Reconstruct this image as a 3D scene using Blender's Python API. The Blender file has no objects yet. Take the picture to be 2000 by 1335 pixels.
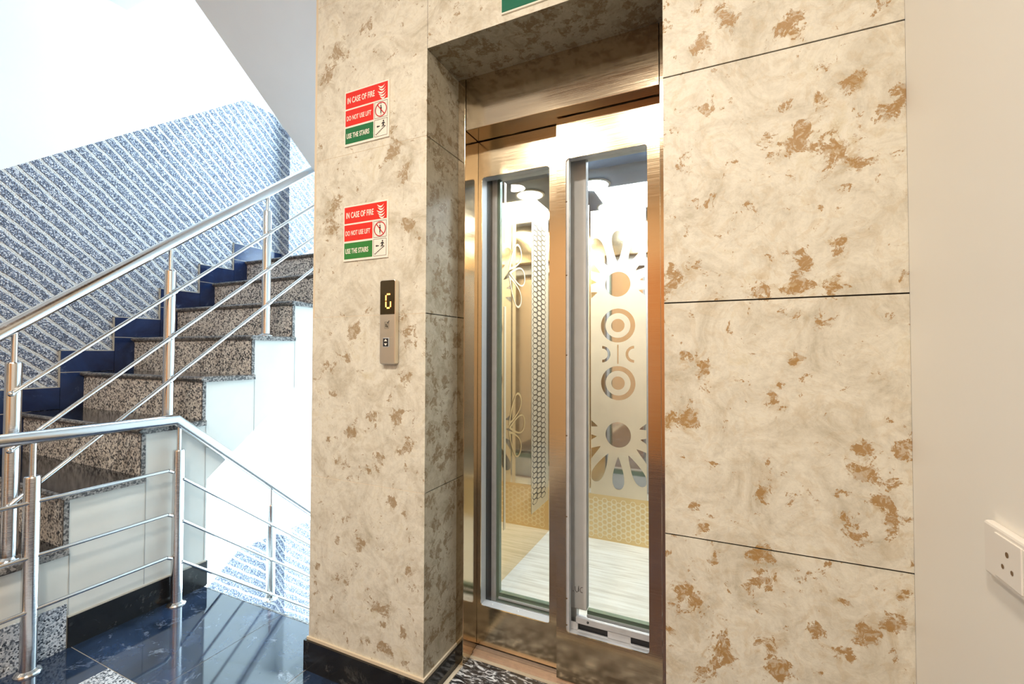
import bpy, bmesh, math, random
import numpy as np
from mathutils import Vector, Matrix
random.seed(4)
sc = bpy.context.scene
COL = sc.collection
pi = math.pi

# ------------------------------------------------------------------ camera
cam_d = bpy.data.cameras.new('camera')
cam = bpy.data.objects.new('camera', cam_d); COL.objects.link(cam)
cam_d.sensor_fit = 'HORIZONTAL'; cam_d.sensor_width = 36.0
cam_d.lens = 36.0 * 870.3 / 2000.0
cam_d.clip_start = 0.02; cam_d.clip_end = 60
CX = Vector((0.90839, 0.41811, 0.00213)); CU = Vector((0.00721, -0.02076, 0.99976)); CF = Vector((-0.41806, 0.90816, 0.02188))
M = Matrix((CX, CU, -CF)).transposed().to_4x4()
M.translation = Vector((0, -1.231, 1.1914))
cam.matrix_world = M
sc.camera = cam

# ------------------------------------------------------------------ light
sc.view_settings.view_transform = 'Standard'
sc.view_settings.look = 'None'
sc.view_settings.gamma = 1.0
sc.view_settings.use_curve_mapping = False
sc.view_settings.exposure = 0.44
sc.cycles.use_denoising = True
sc.cycles.max_bounces = 14
sc.cycles.glossy_bounces = 8
sc.cycles.transparent_max_bounces = 16
sc.cycles.caustics_reflective = False
sc.cycles.caustics_refractive = False
sc.cycles.sample_clamp_indirect = 8

world = bpy.data.worlds.new('daylight'); sc.world = world; world.use_nodes = True
wn = world.node_tree
bg = wn.nodes['Background']
bg.inputs[0].default_value = (0.62, 0.82, 1.0, 1); bg.inputs[1].default_value = 3.0

def area_light(name, loc, target, sx, sy, power, color, spread=pi):
    l = bpy.data.lights.new(name, 'AREA'); l.shape = 'RECTANGLE'; l.size = sx; l.size_y = sy
    l.energy = power; l.color = color; l.spread = spread
    o = bpy.data.objects.new(name, l); COL.objects.link(o); o.location = loc
    d = Vector(target) - Vector(loc)
    o.rotation_euler = d.to_track_quat('-Z', 'Z' if abs(d.normalized().z) < .95 else 'Y').to_euler()
    return o
WIN = dict(x0=-3.45, x1=-1.55, z0=-1.75, z1=4.6, y=2.55)
# daylight coming through the tall stair window
area_light('stair_window_daylight', (-2.5, 2.62, 1.4), (-2.5, 0, 1.2), 1.85, 6.2, 250, (0.62, 0.84, 1.0))
# warm ceiling downlights of the lift lobby
LOBBY = [(-0.30, -1.8, 34), (-1.2, -1.95, 25), (-2.0, -2.5, 9)]
for x, y, p in LOBBY:
    l = bpy.data.lights.new('lobby_downlight', 'AREA'); l.shape = 'DISK'; l.size = .22; l.energy = p; l.color = (1.0, .90, .755)
    o = bpy.data.objects.new('lobby_downlight', l); COL.objects.link(o); o.location = (x, y, 2.98)

area_light('car_ceiling_light', (-.5, .96, 2.285), (-.5, .96, 0), .5, .5, 24, (.86, .93, 1.0))
# ------------------------------------------------------------------ helpers
def mesh_obj(name, verts, faces, mats, parent=None, fm=None, smooth=False):
    me = bpy.data.meshes.new(name); me.from_pydata([tuple(v) for v in verts], [], faces)
    for m in (mats if isinstance(mats, (list, tuple)) else [mats]): me.materials.append(m)
    if fm: me.polygons.foreach_set('material_index', fm)
    if smooth: me.polygons.foreach_set('use_smooth', [True] * len(faces))
    me.update()
    o = bpy.data.objects.new(name, me); COL.objects.link(o)
    if parent is not None: o.parent = parent
    return o

class MB:
    """collects solids into one mesh"""
    def __init__(s): s.v = []; s.f = []; s.m = []; s.sm = []
    def add(s, vs, fs, m=0, smooth=False):
        b = len(s.v); s.v += [tuple(v) for v in vs]; s.f += [tuple(b + i for i in f) for f in fs]
        s.m += [m] * len(fs); s.sm += [smooth] * len(fs); return s
    def box(s, x0, x1, y0, y1, z0, z1, m=0, bev=0.0):
        x0, x1 = sorted((x0, x1)); y0, y1 = sorted((y0, y1)); z0, z1 = sorted((z0, z1))
        if bev <= 0:
            v = [(x, y, z) for x in (x0, x1) for y in (y0, y1) for z in (z0, z1)]
            s.add(v, [(0,1,3,2),(4,6,7,5),(0,4,5,1),(2,3,7,6),(0,2,6,4),(1,5,7,3)], m); return s
        bm = bmesh.new(); bmesh.ops.create_cube(bm, size=1)
        for q in bm.verts:
            q.co = Vector(((x0+x1)/2 + q.co.x*(x1-x0), (y0+y1)/2 + q.co.y*(y1-y0), (z0+z1)/2 + q.co.z*(z1-z0)))
        bmesh.ops.bevel(bm, geom=bm.edges[:], offset=bev, segments=2, affect='EDGES', profile=.5)
        bm.verts.index_update()
        s.add([q.co[:] for q in bm.verts], [[q.index for q in f.verts] for f in bm.faces], m); bm.free(); return s
    def tube(s, pts, r, m=0, n=20, cap=True, dome=False):
        """round tube along a polyline with mitred corners"""
        P = [Vector(p) for p in pts]; T = []
        for i in range(len(P)):
            if i == 0: t = (P[1]-P[0]).normalized()
            elif i == len(P)-1: t = (P[-1]-P[-2]).normalized()
            else: t = ((P[i]-P[i-1]).normalized() + (P[i+1]-P[i]).normalized()).normalized()
            T.append(t)
        d0 = (P[1]-P[0]).normalized()
        up = Vector((0,0,1)) if abs(d0.z) < .9 else Vector((1,0,0))
        a = d0.cross(up).normalized(); b = a.cross(d0).normalized()
        rings = []
        cur = [(P[0] + (a*math.cos(2*pi*k/n) + b*math.sin(2*pi*k/n))*r) for k in range(n)]
        rings.append(cur)
        for i in range(1, len(P)):
            d = (P[i]-P[i-1]).normalized(); nx = []
            for q in cur:
                t = (P[i]-q).dot(T[i]) / d.dot(T[i]); nx.append(q + d*t)
            rings.append(nx); cur = nx
        vs = [q for R in rings for q in R]; fs = []
        for i in range(len(P)-1):
            for k in range(n):
                fs.append((i*n+k, i*n+(k+1) % n, (i+1)*n+(k+1) % n, (i+1)*n+k))
        s.add(vs, fs, m, True)
        if cap:
            s.add(rings[0], [tuple(range(n))[::-1]], m); s.add(rings[-1], [tuple(range(n))], m)
        if dome:
            s.ball(P[-1], r, m); s.ball(P[0], r, m)
        return s
    def ball(s, c, r, m=0, sz=1.0):
        bm = bmesh.new(); bmesh.ops.create_uvsphere(bm, u_segments=16, v_segments=10, radius=r)
        bm.verts.index_update()
        s.add([(q.co.x+c[0], q.co.y+c[1], q.co.z*sz+c[2]) for q in bm.verts], [[q.index for q in f.verts] for f in bm.faces], m, True)
        bm.free(); return s
    def lathe(s, c, prof, m=0, n=28):
        vs = []; fs = []
        for r, z in prof:
            for k in range(n): vs.append((c[0]+r*math.cos(2*pi*k/n), c[1]+r*math.sin(2*pi*k/n), c[2]+z))
        for i in range(len(prof)-1):
            a = vs[i*n:(i+1)*n]; b_ = vs[(i+1)*n:(i+2)*n]
            s.add(a+b_, [(k, (k+1)%n, n+(k+1)%n, n+k) for k in range(n)], m, True)
        s.add(vs[:n], [tuple(range(n))[::-1]], m); s.add(vs[-n:], [tuple(range(n))], m); return s
    def prism(s, poly, axis, a0, a1, m=0):
        """2D polygon extruded along axis ('x': poly in y,z; 'y': poly in x,z; 'z': poly in x,y)"""
        def pt(u, v, a): return {'x': (a,u,v), 'y': (u,a,v), 'z': (u,v,a)}[axis]
        n = len(poly); vs = [pt(u,v,a0) for u,v in poly] + [pt(u,v,a1) for u,v in poly]
        fs = [tuple(range(n)), tuple(range(2*n-1, n-1, -1))] + [(i, i+n, (i+1)%n+n, (i+1)%n) for i in range(n)]
        s.add(vs, fs, m); return s
    def build(s, name, mats, parent=None):
        o = mesh_obj(name, s.v, s.f, mats, parent, s.m)
        o.data.polygons.foreach_set('use_smooth', s.sm)
        bm = bmesh.new(); bm.from_mesh(o.data); bmesh.ops.recalc_face_normals(bm, faces=bm.faces[:])
        bm.to_mesh(o.data); bm.free(); o.data.update()
        return o

def thing(name, label, cat, loc=(0,0,0), group=None):
    o = bpy.data.objects.new(name, None); COL.objects.link(o); o.location = loc
    o.empty_display_size = .1
    o['label'] = label; o['category'] = cat
    if group: o['group'] = group
    return o
def tag(o, label, cat, group=None):
    o['label'] = label; o['category'] = cat
    if group: o['group'] = group
    return o
def struct(o): o['kind'] = 'structure'; return o
def adopt(root):
    """parts are modelled in room coordinates: shift them under their thing's base point"""
    inv = Matrix.Translation(-Vector(root.location))
    for ch in root.children:
        ch.data.transform(inv)
        for g in ch.children:
            if g.type == 'MESH': g.data.transform(inv)
    return root

def filled(name, splines, mat, parent, frame, depth=0.0, res=1):
    """flat pattern: closed outlines filled even-odd (inner outlines are holes). frame maps (u,v)->3D"""
    if not depth:
        from mathutils.geometry import delaunay_2d_cdt
        co = []; ed = []; polys = []
        for pts in splines:
            cl = []
            for q in pts:
                if not cl or abs(q[0]-cl[-1][0])+abs(q[1]-cl[-1][1]) > 1e-6: cl.append(q)
            if len(cl) > 2 and abs(cl[0][0]-cl[-1][0])+abs(cl[0][1]-cl[-1][1]) < 1e-6: cl.pop()
            n0 = len(co); n = len(cl); co += [Vector(q) for q in cl]; ed += [(n0+i, n0+(i+1) % n) for i in range(n)]
            polys.append(np.array(cl))
        vo, eo, fo, *_ = delaunay_2d_cdt(co, ed, [], 0, 1e-7)
        vs = np.array([tuple(v) for v in vo]); cen = np.array([vs[list(f)].mean(axis=0) for f in fo])
        cnt = np.zeros(len(cen), int)
        for P in polys:
            x1, y1 = P[:, 0], P[:, 1]; x2, y2 = np.roll(x1, -1), np.roll(y1, -1)
            cy = cen[:, 1][:, None]; cx = cen[:, 0][:, None]
            cond = (y1 > cy) != (y2 > cy)
            with np.errstate(divide='ignore', invalid='ignore'):
                xi = x1 + (cy-y1)*(x2-x1)/(y2-y1)
            cnt += ((cond & (cx < xi)).sum(axis=1) % 2)
        keep = [tuple(f) for f, c in zip(fo, cnt) if c % 2 == 1]
        pts3 = [frame @ Vector((v[0], v[1], 0)) for v in vs]
        return mesh_obj(name, pts3, keep, mat, parent)
    cu = bpy.data.curves.new(name, 'CURVE'); cu.dimensions = '2D'; cu.fill_mode = 'BOTH' if depth else 'FRONT'
    cu.extrude = depth/2
    for pts in splines:
        sp = cu.splines.new('POLY'); sp.points.add(len(pts)-1)
        for p, (u, v) in zip(sp.points, pts): p.co = (u, v, 0, 1)
        sp.use_cyclic_u = True
    t = bpy.data.objects.new(name, cu); COL.objects.link(t)
    dg = bpy.context.evaluated_depsgraph_get(); dg.update()
    me = bpy.data.meshes.new_from_object(t.evaluated_get(dg))
    bpy.data.objects.remove(t); bpy.data.curves.remove(cu)
    me.name = name
    me.transform(frame); me.materials.clear(); me.materials.append(mat)
    o = bpy.data.objects.new(name, me); COL.objects.link(o)
    if parent is not None: o.parent = parent
    return o
def text_mesh(name, body, mat, parent, frame, size, sx=1.0, bold=0.0, align='LEFT', depth=.0004):
    cu = bpy.data.curves.new(name, 'FONT'); cu.body = body; cu.size = size; cu.align_x = align; cu.align_y = 'BOTTOM_BASELINE'
    cu.offset = bold; cu.extrude = depth; cu.fill_mode = 'BOTH'; cu.space_character = 1.06
    t = bpy.data.objects.new(name, cu); COL.objects.link(t)
    dg = bpy.context.evaluated_depsgraph_get(); dg.update()
    me = bpy.data.meshes.new_from_object(t.evaluated_get(dg))
    bpy.data.objects.remove(t); bpy.data.curves.remove(cu)
    me.name = name
    me.transform(frame @ Matrix.Diagonal((sx, 1, 1, 1))); me.materials.clear(); me.materials.append(mat)
    o = bpy.data.objects.new(name, me); COL.objects.link(o)
    if parent is not None: o.parent = parent
    return o
def frame_y(x, y, z):      # u->x, v->z, facing -y
    return Matrix(((1,0,0,x),(0,0,-1,y),(0,1,0,z),(0,0,0,1)))
def frame_px(x, y, z):     # u->y, v->z, facing +x
    return Matrix(((0,0,1,x),(1,0,0,y),(0,1,0,z),(0,0,0,1)))
def circ(cx, cy, r, n=40, a0=0, a1=2*pi):
    return [(cx+r*math.cos(a0+(a1-a0)*k/n), cy+r*math.sin(a0+(a1-a0)*k/n)) for k in range(n)]

# ------------------------------------------------------------------ materials
def nt(name):
    m = bpy.data.materials.new(name); m.use_nodes = True
    t = m.node_tree; return m, t, t.nodes['Principled BSDF']
def N(t, typ, **k):
    n = t.nodes.new(typ)
    for a, b in k.items():
        if a.startswith('i_'):
            key = a[2:]; key = int(key) if key.isdigit() else key.replace('_', ' ')
            n.inputs[key].default_value = b
        else: setattr(n, a, b)
    return n
def ramp(t, stops, interp='LINEAR'):
    r = t.nodes.new('ShaderNodeValToRGB'); r.color_ramp.interpolation = interp
    e = r.color_ramp.elements
    while len(e) < len(stops): e.new(.5)
    for q, (p, c) in zip(e, stops): q.position = p; q.color = (c[0], c[1], c[2], 1) if len(c) >= 3 else (c[0],)*3+(1,)
    return r
def g(v): return (v, v, v)
def srgb(r, gg, b):
    return tuple((c/255/12.92 if c/255 <= .04045 else ((c/255+.055)/1.055)**2.4) for c in (r, gg, b))
def math_n(t, op, a=None, b=None):
    n = t.nodes.new('ShaderNodeMath'); n.operation = op
    for i, v in enumerate((a, b)):
        if v is None: continue
        if isinstance(v, (int, float)): n.inputs[i].default_value = v
        else: t.links.new(v, n.inputs[i])
    return n.outputs[0]
def mixc(t, fac, a, b, mode='MIX'):
    n = t.nodes.new('ShaderNodeMix'); n.data_type = 'RGBA'; n.blend_type = mode
    for s, v in ((n.inputs[0], fac), (n.inputs[6], a), (n.inputs[7], b)):
        if isinstance(v, (int, float)): s.default_value = v
        elif isinstance(v, tuple): s.default_value = (v[0], v[1], v[2], 1)
        else: t.links.new(v, s)
    return n.outputs[2]
def bump(t, p, h, strength=.3, dist=.01):
    b = t.nodes.new('ShaderNodeBump'); b.inputs['Strength'].default_value = strength; b.inputs['Distance'].default_value = dist
    t.links.new(h, b.inputs['Height']); t.links.new(b.outputs[0], p.inputs['Normal']); return b
def plain(name, col, rough=.5, metal=0.0, noise=0.0, nscale=8, spec=.5):
    m, t, p = nt(name)
    p.inputs['Roughness'].default_value = rough; p.inputs['Metallic'].default_value = metal
    p.inputs['Specular IOR Level'].default_value = spec
    geo = N(t, 'ShaderNodeNewGeometry')
    n = N(t, 'ShaderNodeTexNoise', i_Scale=nscale, i_Detail=4.0); t.links.new(geo.outputs['Position'], n.inputs['Vector'])
    c2 = tuple(max(0, c*(1-noise)) for c in col)
    r = ramp(t, [(.3, c2), (.7, col)]); t.links.new(n.outputs[0], r.inputs[0]); t.links.new(r.outputs[0], p.inputs['Base Color'])
    return m

def stone_mat():
    m, t, p = nt('stone_cladding')
    geo = N(t, 'ShaderNodeNewGeometry'); pos = geo.outputs['Position']
    at = N(t, 'ShaderNodeAttribute', attribute_name='patch')
    sep = N(t, 'ShaderNodeSeparateColor'); t.links.new(at.outputs['Color'], sep.inputs[0])
    n1 = N(t, 'ShaderNodeTexNoise', i_Scale=20.0, i_Detail=13.0, i_Roughness=.74, i_Distortion=.35); t.links.new(pos, n1.inputs['Vector'])
    n2 = N(t, 'ShaderNodeTexNoise', i_Scale=7.5, i_Detail=12.0, i_Roughness=.72, i_Distortion=1.0); t.links.new(pos, n2.inputs['Vector'])
    n3 = N(t, 'ShaderNodeTexNoise', i_Scale=45.0, i_Detail=6.0, i_Roughness=.7, i_Distortion=1.6); t.links.new(pos, n3.inputs['Vector'])
    n4 = N(t, 'ShaderNodeTexNoise', i_Scale=24.0, i_Detail=10.0, i_Roughness=.68, i_Distortion=1.0); t.links.new(pos, n4.inputs['Vector'])
    base = ramp(t, [(.28, srgb(184, 176, 154)), (.42, srgb(212, 206, 190)), (.56, srgb(230, 226, 212)), (.75, srgb(210, 200, 172))])
    t.links.new(n2.outputs[0], base.inputs[0])
    fl = ramp(t, [(.30, g(.80)), (.52, g(1.0)), (.75, g(1.04))]); t.links.new(n3.outputs[0], fl.inputs[0])
    c0 = mixc(t, .55, base.outputs[0], fl.outputs[0], 'MULTIPLY')
    # soft tan clouds
    cl = ramp(t, [(.50, g(0)), (.60, g(1))]); t.links.new(n4.outputs[0], cl.inputs[0])
    dens = sep.outputs[0]
    cf = math_n(t, 'MULTIPLY', cl.outputs[0], math_n(t, 'ADD', math_n(t, 'MULTIPLY', dens, .5), .14))
    tan = mixc(t, sep.outputs[1], srgb(160, 144, 112), srgb(186, 156, 102))
    c1 = mixc(t, cf, c0, tan)
    # ragged brown patches
    v = math_n(t, 'ADD', math_n(t, 'SUBTRACT', math_n(t, 'MULTIPLY', n1.outputs[0], 2.1), .55), math_n(t, 'MULTIPLY', dens, .34))
    pm = ramp(t, [(.735, g(0)), (.765, g(1))]); t.links.new(v, pm.inputs[0])
    spk = ramp(t, [(.42, g(.45)), (.5, g(1))]); t.links.new(n3.outputs[0], spk.inputs[0])
    pf = math_n(t, 'MULTIPLY', pm.outputs[0], spk.outputs[0])
    brown = mixc(t, sep.outputs[1], srgb(158, 138, 108), srgb(164, 124, 62))
    pf2 = math_n(t, 'MULTIPLY', pf, .88)
    c2 = mixc(t, pf2, c1, brown)
    c3 = mixc(t, sep.outputs[2], c2, mixc(t, .8, c2, srgb(188, 180, 160), 'MULTIPLY'))  # recess faces tinted darker: shade put into the stone colour
    t.links.new(c3, p.inputs['Base Color'])
    p.inputs['Roughness'].default_value = .42
    h = math_n(t, 'SUBTRACT', math_n(t, 'ADD', math_n(t, 'MULTIPLY', n4.outputs[0], .6), math_n(t, 'MULTIPLY', n3.outputs[0], .3)), math_n(t, 'MULTIPLY', pm.outputs[0], .12))
    bump(t, p, h, .35, .006)
    return m

def granite_mat(name, c_dark, c_mid, c_light, scale=90, rough=.25, contrast=(.38, .5, .62), bmp=0.0):
    m, t, p = nt(name)
    geo = N(t, 'ShaderNodeNewGeometry'); pos = geo.outputs['Position']
    v = N(t, 'ShaderNodeTexVoronoi', i_Scale=scale*1.0, i_Randomness=1.0); t.links.new(pos, v.inputs['Vector'])
    n = N(t, 'ShaderNodeTexNoise', i_Scale=scale*1.1, i_Detail=4.0, i_Roughness=.7); t.links.new(pos, n.inputs['Vector'])
    sp = N(t, 'ShaderNodeSeparateColor'); t.links.new(v.outputs['Color'], sp.inputs[0])
    s = math_n(t, 'ADD', math_n(t, 'MULTIPLY', sp.outputs[0], .45), math_n(t, 'MULTIPLY', n.outputs[0], .55))
    r = ramp(t, [(contrast[0], c_dark), (contrast[1], c_mid), (contrast[2], c_light)]); t.links.new(s, r.inputs[0])
    t.links.new(r.outputs[0], p.inputs['Base Color']); p.inputs['Roughness'].default_value = rough
    if bmp: bump(t, p, s, bmp, .004)
    return m

def black_granite(name='black_granite', rough=.06, col0=(.004, .006, .010), col1=(.02, .028, .045), fleck=(.32, .36, .42), spec=.5):
    m, t, p = nt(name)
    geo = N(t, 'ShaderNodeNewGeometry'); pos = geo.outputs['Position']
    n = N(t, 'ShaderNodeTexNoise', i_Scale=3.2, i_Detail=6.0, i_Roughness=.65, i_Distortion=.8); t.links.new(pos, n.inputs['Vector'])
    r = ramp(t, [(.35, col0), (.75, col1)]); t.links.new(n.outputs[0], r.inputs[0])
    n2 = N(t, 'ShaderNodeTexNoise', i_Scale=8.0, i_Detail=9.0, i_Roughness=.78, i_Distortion=.5); t.links.new(pos, n2.inputs['Vector'])
    f = ramp(t, [(.575, g(0)), (.72, g(.85))]); t.links.new(n2.outputs[0], f.inputs[0])
    c = mixc(t, f.outputs[0], r.outputs[0], fleck)
    t.links.new(c, p.inputs['Base Color']); p.inputs['Roughness'].default_value = rough; p.inputs['Specular IOR Level'].default_value = spec
    return m

def stripe_mat():
    """pebble-dash bands between plaster grooves, running down along the flight"""
    m, t, p = nt('striped_pebble_render')
    geo = N(t, 'ShaderNodeNewGeometry'); pos = geo.outputs['Position']
    nw = N(t, 'ShaderNodeTexNoise', i_Scale=9.0, i_Detail=3.0, i_Roughness=.6); t.links.new(pos, nw.inputs['Vector'])
    s = N(t, 'ShaderNodeSeparateXYZ'); t.links.new(pos, s.inputs[0])
    xy = math_n(t, 'ADD', s.outputs[0], s.outputs[1])
    q = math_n(t, 'ADD', math_n(t, 'MULTIPLY', xy, .85), s.outputs[2])
    q = math_n(t, 'ADD', q, math_n(t, 'MULTIPLY', nw.outputs[0], .028))
    q = math_n(t, 'ADD', math_n(t, 'MULTIPLY', q, 1/.081), 200.35)
    fr = math_n(t, 'FRACT', q)
    tri = math_n(t, 'ABSOLUTE', math_n(t, 'SUBTRACT', fr, .5))       # 0 middle of band, .5 groove centre
    band = ramp(t, [(.335, g(1)), (.385, g(0))]); t.links.new(tri, band.inputs[0])
    peb = N(t, 'ShaderNodeTexVoronoi', i_Scale=170.0); t.links.new(pos, peb.inputs['Vector'])
    pc = N(t, 'ShaderNodeSeparateColor'); t.links.new(peb.outputs['Color'], pc.inputs[0])
    stone = ramp(t, [(.0, srgb(62, 68, 84)), (.35, srgb(96, 104, 124)), (.62, srgb(140, 148, 166)), (.80, srgb(186, 190, 200)), (1.0, srgb(235, 236, 240))])
    t.links.new(pc.outputs[0], stone.inputs[0])
    c = mixc(t, band.outputs[0], srgb(214, 212, 208), stone.outputs[0])
    t.links.new(c, p.inputs['Base Color']); p.inputs['Roughness'].default_value = .55
    h = math_n(t, 'ADD', band.outputs[0], math_n(t, 'MULTIPLY', peb.outputs['Distance'], -.5))
    bump(t, p, h, .8, .010)
    return m

def steel_mat(name, col=(.72, .70, .67), rough=.16, aniso=0.0, streak=0.0, wave=0.0, vertical=True):
    m, t, p = nt(name)
    p.inputs['Metallic'].default_value = 1.0; p.inputs['Roughness'].default_value = rough
    p.inputs['Base Color'].default_value = (*col, 1)
    geo = N(t, 'ShaderNodeNewGeometry')
    if aniso:
        p.inputs['Anisotropic'].default_value = aniso
        tg = N(t, 'ShaderNodeTangent', direction_type='RADIAL', axis='Z'); t.links.new(tg.outputs[0], p.inputs['Tangent'])
    h = None
    if streak:
        mp = N(t, 'ShaderNodeMapping'); mp.inputs['Scale'].default_value = (600, 600, 6) if vertical else (6, 6, 600)
        t.links.new(geo.outputs['Position'], mp.inputs[0])
        n = N(t, 'ShaderNodeTexNoise', i_Scale=1.0, i_Detail=3.0); t.links.new(mp.outputs[0], n.inputs['Vector'])
        h = math_n(t, 'MULTIPLY', n.outputs[0], streak)
        rr = ramp(t, [(.3, g(max(.02, rough*.75))), (.7, g(rough*1.3))]); t.links.new(n.outputs[0], rr.inputs[0]); t.links.new(rr.outputs[0], p.inputs['Roughness'])
    if wave:
        n2 = N(t, 'ShaderNodeTexNoise', i_Scale=4.0, i_Detail=1.0); t.links.new(geo.outputs['Position'], n2.inputs['Vector'])
        w = math_n(t, 'MULTIPLY', n2.outputs[0], wave); h = w if h is None else math_n(t, 'ADD', h, w)
    if h is not None: bump(t, p, h, 1.0, .001)
    return m

def glass_mat(name, tint=(.93, .97, .96), refl=1.0):
    m = bpy.data.materials.new(name); m.use_nodes = True; t = m.node_tree
    for n in list(t.nodes): t.nodes.remove(n)
    out = N(t, 'ShaderNodeOutputMaterial'); tr = N(t, 'ShaderNodeBsdfTransparent'); tr.inputs[0].default_value = (*tint, 1)
    gl = N(t, 'ShaderNodeBsdfGlossy'); gl.inputs['Roughness'].default_value = .01
    fr = N(t, 'ShaderNodeFresnel', i_IOR=1.45); geo = N(t, 'ShaderNodeNewGeometry')
    t.links.new(math_n(t, 'SUBTRACT', 1.45, math_n(t, 'MULTIPLY', geo.outputs['Backfacing'], 1.45-1/1.45)), fr.inputs['IOR']); mx = N(t, 'ShaderNodeMixShader')
    f = math_n(t, 'MULTIPLY', fr.outputs[0], refl)
    t.links.new(f, mx.inputs[0]); t.links.new(tr.outputs[0], mx.inputs[1]); t.links.new(gl.outputs[0], mx.inputs[2]); t.links.new(mx.outputs[0], out.inputs[0])
    return m

def emit_mat(name, col, strength):
    m, t, p = nt(name)
    p.inputs['Base Color'].default_value = (*col, 1); p.inputs['Emission Color'].default_value = (*col, 1); p.inputs['Emission Strength'].default_value = strength
    return m

def wood_floor_mat():
    m, t, p = nt('pale_wood_vinyl')
    geo = N(t, 'ShaderNodeNewGeometry'); mp = N(t, 'ShaderNodeMapping'); mp.inputs['Scale'].default_value = (3, 40, 3)
    t.links.new(geo.outputs['Position'], mp.inputs[0])
    n = N(t, 'ShaderNodeTexNoise', i_Scale=1.5, i_Detail=6.0, i_Distortion=.6); t.links.new(mp.outputs[0], n.inputs['Vector'])
    r = ramp(t, [(.35, srgb(224, 214, 192)), (.5, srgb(242, 234, 214)), (.65, srgb(252, 246, 230))]); t.links.new(n.outputs[0], r.inputs[0])
    t.links.new(r.outputs[0], p.inputs['Base Color']); p.inputs['Roughness'].default_value = .4
    return m
def wood_mat():
    m, t, p = nt('orange_wood_veneer')
    geo = N(t, 'ShaderNodeNewGeometry'); mp = N(t, 'ShaderNodeMapping'); mp.inputs['Scale'].default_value = (14, 14, 1.2)
    t.links.new(geo.outputs['Position'], mp.inputs[0])
    n = N(t, 'ShaderNodeTexNoise', i_Scale=2.0, i_Detail=6.0, i_Distortion=.8); t.links.new(mp.outputs[0], n.inputs['Vector'])
    r = ramp(t, [(.35, srgb(176, 110, 62)), (.65, srgb(222, 156, 96))]); t.links.new(n.outputs[0], r.inputs[0])
    t.links.new(r.outputs[0], p.inputs['Base Color']); p.inputs['Roughness'].default_value = .35
    return m
def zebra_mat():
    m, t, p = nt('veined_black_marble')
    geo = N(t, 'ShaderNodeNewGeometry'); mp = N(t, 'ShaderNodeMapping'); mp.inputs['Rotation'].default_value = (0, 0, .55); mp.inputs['Scale'].default_value = (22, 75, 20)
    t.links.new(geo.outputs['Position'], mp.inputs[0])
    n = N(t, 'ShaderNodeTexNoise', i_Scale=1.0, i_Detail=7.0, i_Roughness=.62, i_Distortion=1.2); t.links.new(mp.outputs[0], n.inputs['Vector'])
    r = ramp(t, [(.46, (.012, .012, .014)), (.53, srgb(70, 72, 76)), (.60, srgb(225, 226, 226))]); t.links.new(n.outputs[0], r.inputs[0])
    t.links.new(r.outputs[0], p.inputs['Base Color']); p.inputs['Roughness'].default_value = .3
    return m

m_stone = stone_mat()
m_grout_dark = plain('dark_joint', (.02, .016, .012), .9)
m_grout_light = plain('pale_grout', srgb(222, 208, 184), .8)
m_white = plain('white_paint', srgb(236, 236, 232), .6, noise=.02, nscale=2)
m_cream = plain('cream_paint', srgb(246, 242, 234), .45, noise=.02, nscale=2)
m_tan = plain('tan_paint', srgb(222, 178, 132), .5)
m_stringer = plain('scuffed_white_paint', srgb(222, 222, 216), .5, noise=.10, nscale=5)
m_seam = plain('plaster_seam', srgb(176, 178, 176), .8)
m_stripe = stripe_mat()
m_riser = granite_mat('speckled_riser_granite', srgb(64, 64, 68), srgb(182, 178, 174), srgb(240, 236, 230), 125, .35, (.35, .46, .57))
m_edge = granite_mat('tread_edge_granite', srgb(62, 62, 64), srgb(112, 110, 108), srgb(158, 154, 150), 130, .3, (.36, .5, .64))
m_tread = black_granite('tread_black_granite', .12, (.006, .007, .010), (.022, .026, .034), (.10, .11, .13))
m_floor_black = black_granite('floor_black_granite', .06, (.006, .014, .032), (.040, .074, .16), (.40, .47, .58), 1.0)
m_speck = granite_mat('white_speckled_granite', srgb(46, 52, 62), srgb(140, 148, 160), srgb(212, 216, 222), 170, .12, (.30, .44, .58))
m_bluetile = black_granite('navy_tile', .12, (.006, .012, .045), (.020, .046, .14), (.12, .18, .32))
m_skirt = black_granite('black_skirting_granite', .14, (.006, .006, .007), (.022, .022, .022), (.13, .13, .12))
m_tilejoint = plain('tile_joint', srgb(188, 182, 170), .8)
m_rail = steel_mat('polished_stainless', (.74, .74, .74), .13, streak=.25, vertical=False)
m_door = steel_mat('hairline_door_steel', (.60, .49, .34), .15, aniso=.6, streak=.06, wave=.7, vertical=False)
m_frame = steel_mat('frame_steel', (.60, .49, .35), .11, aniso=.5, streak=.06, wave=.5, vertical=False)
m_channel = plain('galvanised_channel', srgb(214, 218, 224), .38, .25, noise=.12, nscale=30)
m_stile = plain('pale_grey_stile', srgb(236, 238, 242), .45, 0, noise=.06, nscale=25)
m_channel_white = plain('pale_channel', srgb(214, 220, 226), .4, .1, noise=.05, nscale=20)
m_rubber = plain('black_rubber', (.008, .009, .012), .4)
m_glass = glass_mat('door_glass', (.985, .99, .985), .9)
m_glass_edge = plain('green_glass_edge', srgb(120, 140, 124), .25, .3)
m_gold_mirror = steel_mat('gold_mirror_steel', (.84, .66, .42), .045)
m_back_mirror = steel_mat('pale_mirror_steel', (.76, .72, .66), .04)
m_mirror = steel_mat('mirror_steel', (.84, .80, .74), .03)
m_etch = plain('etched_steel', (.86, .74, .53), .38, .45, noise=.08, nscale=12)
m_etch_dim = plain('etched_gold_dim', (.82, .60, .28), .42, .5, noise=.08, nscale=12)  # same etched steel in deeper gold, weaker light low down put into colour
m_hex_pale = plain('pale_gold_line', srgb(255, 244, 208), .5)
m_hex_dark = plain('dark_etched_line', srgb(74, 70, 62), .5, .5)
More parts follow.
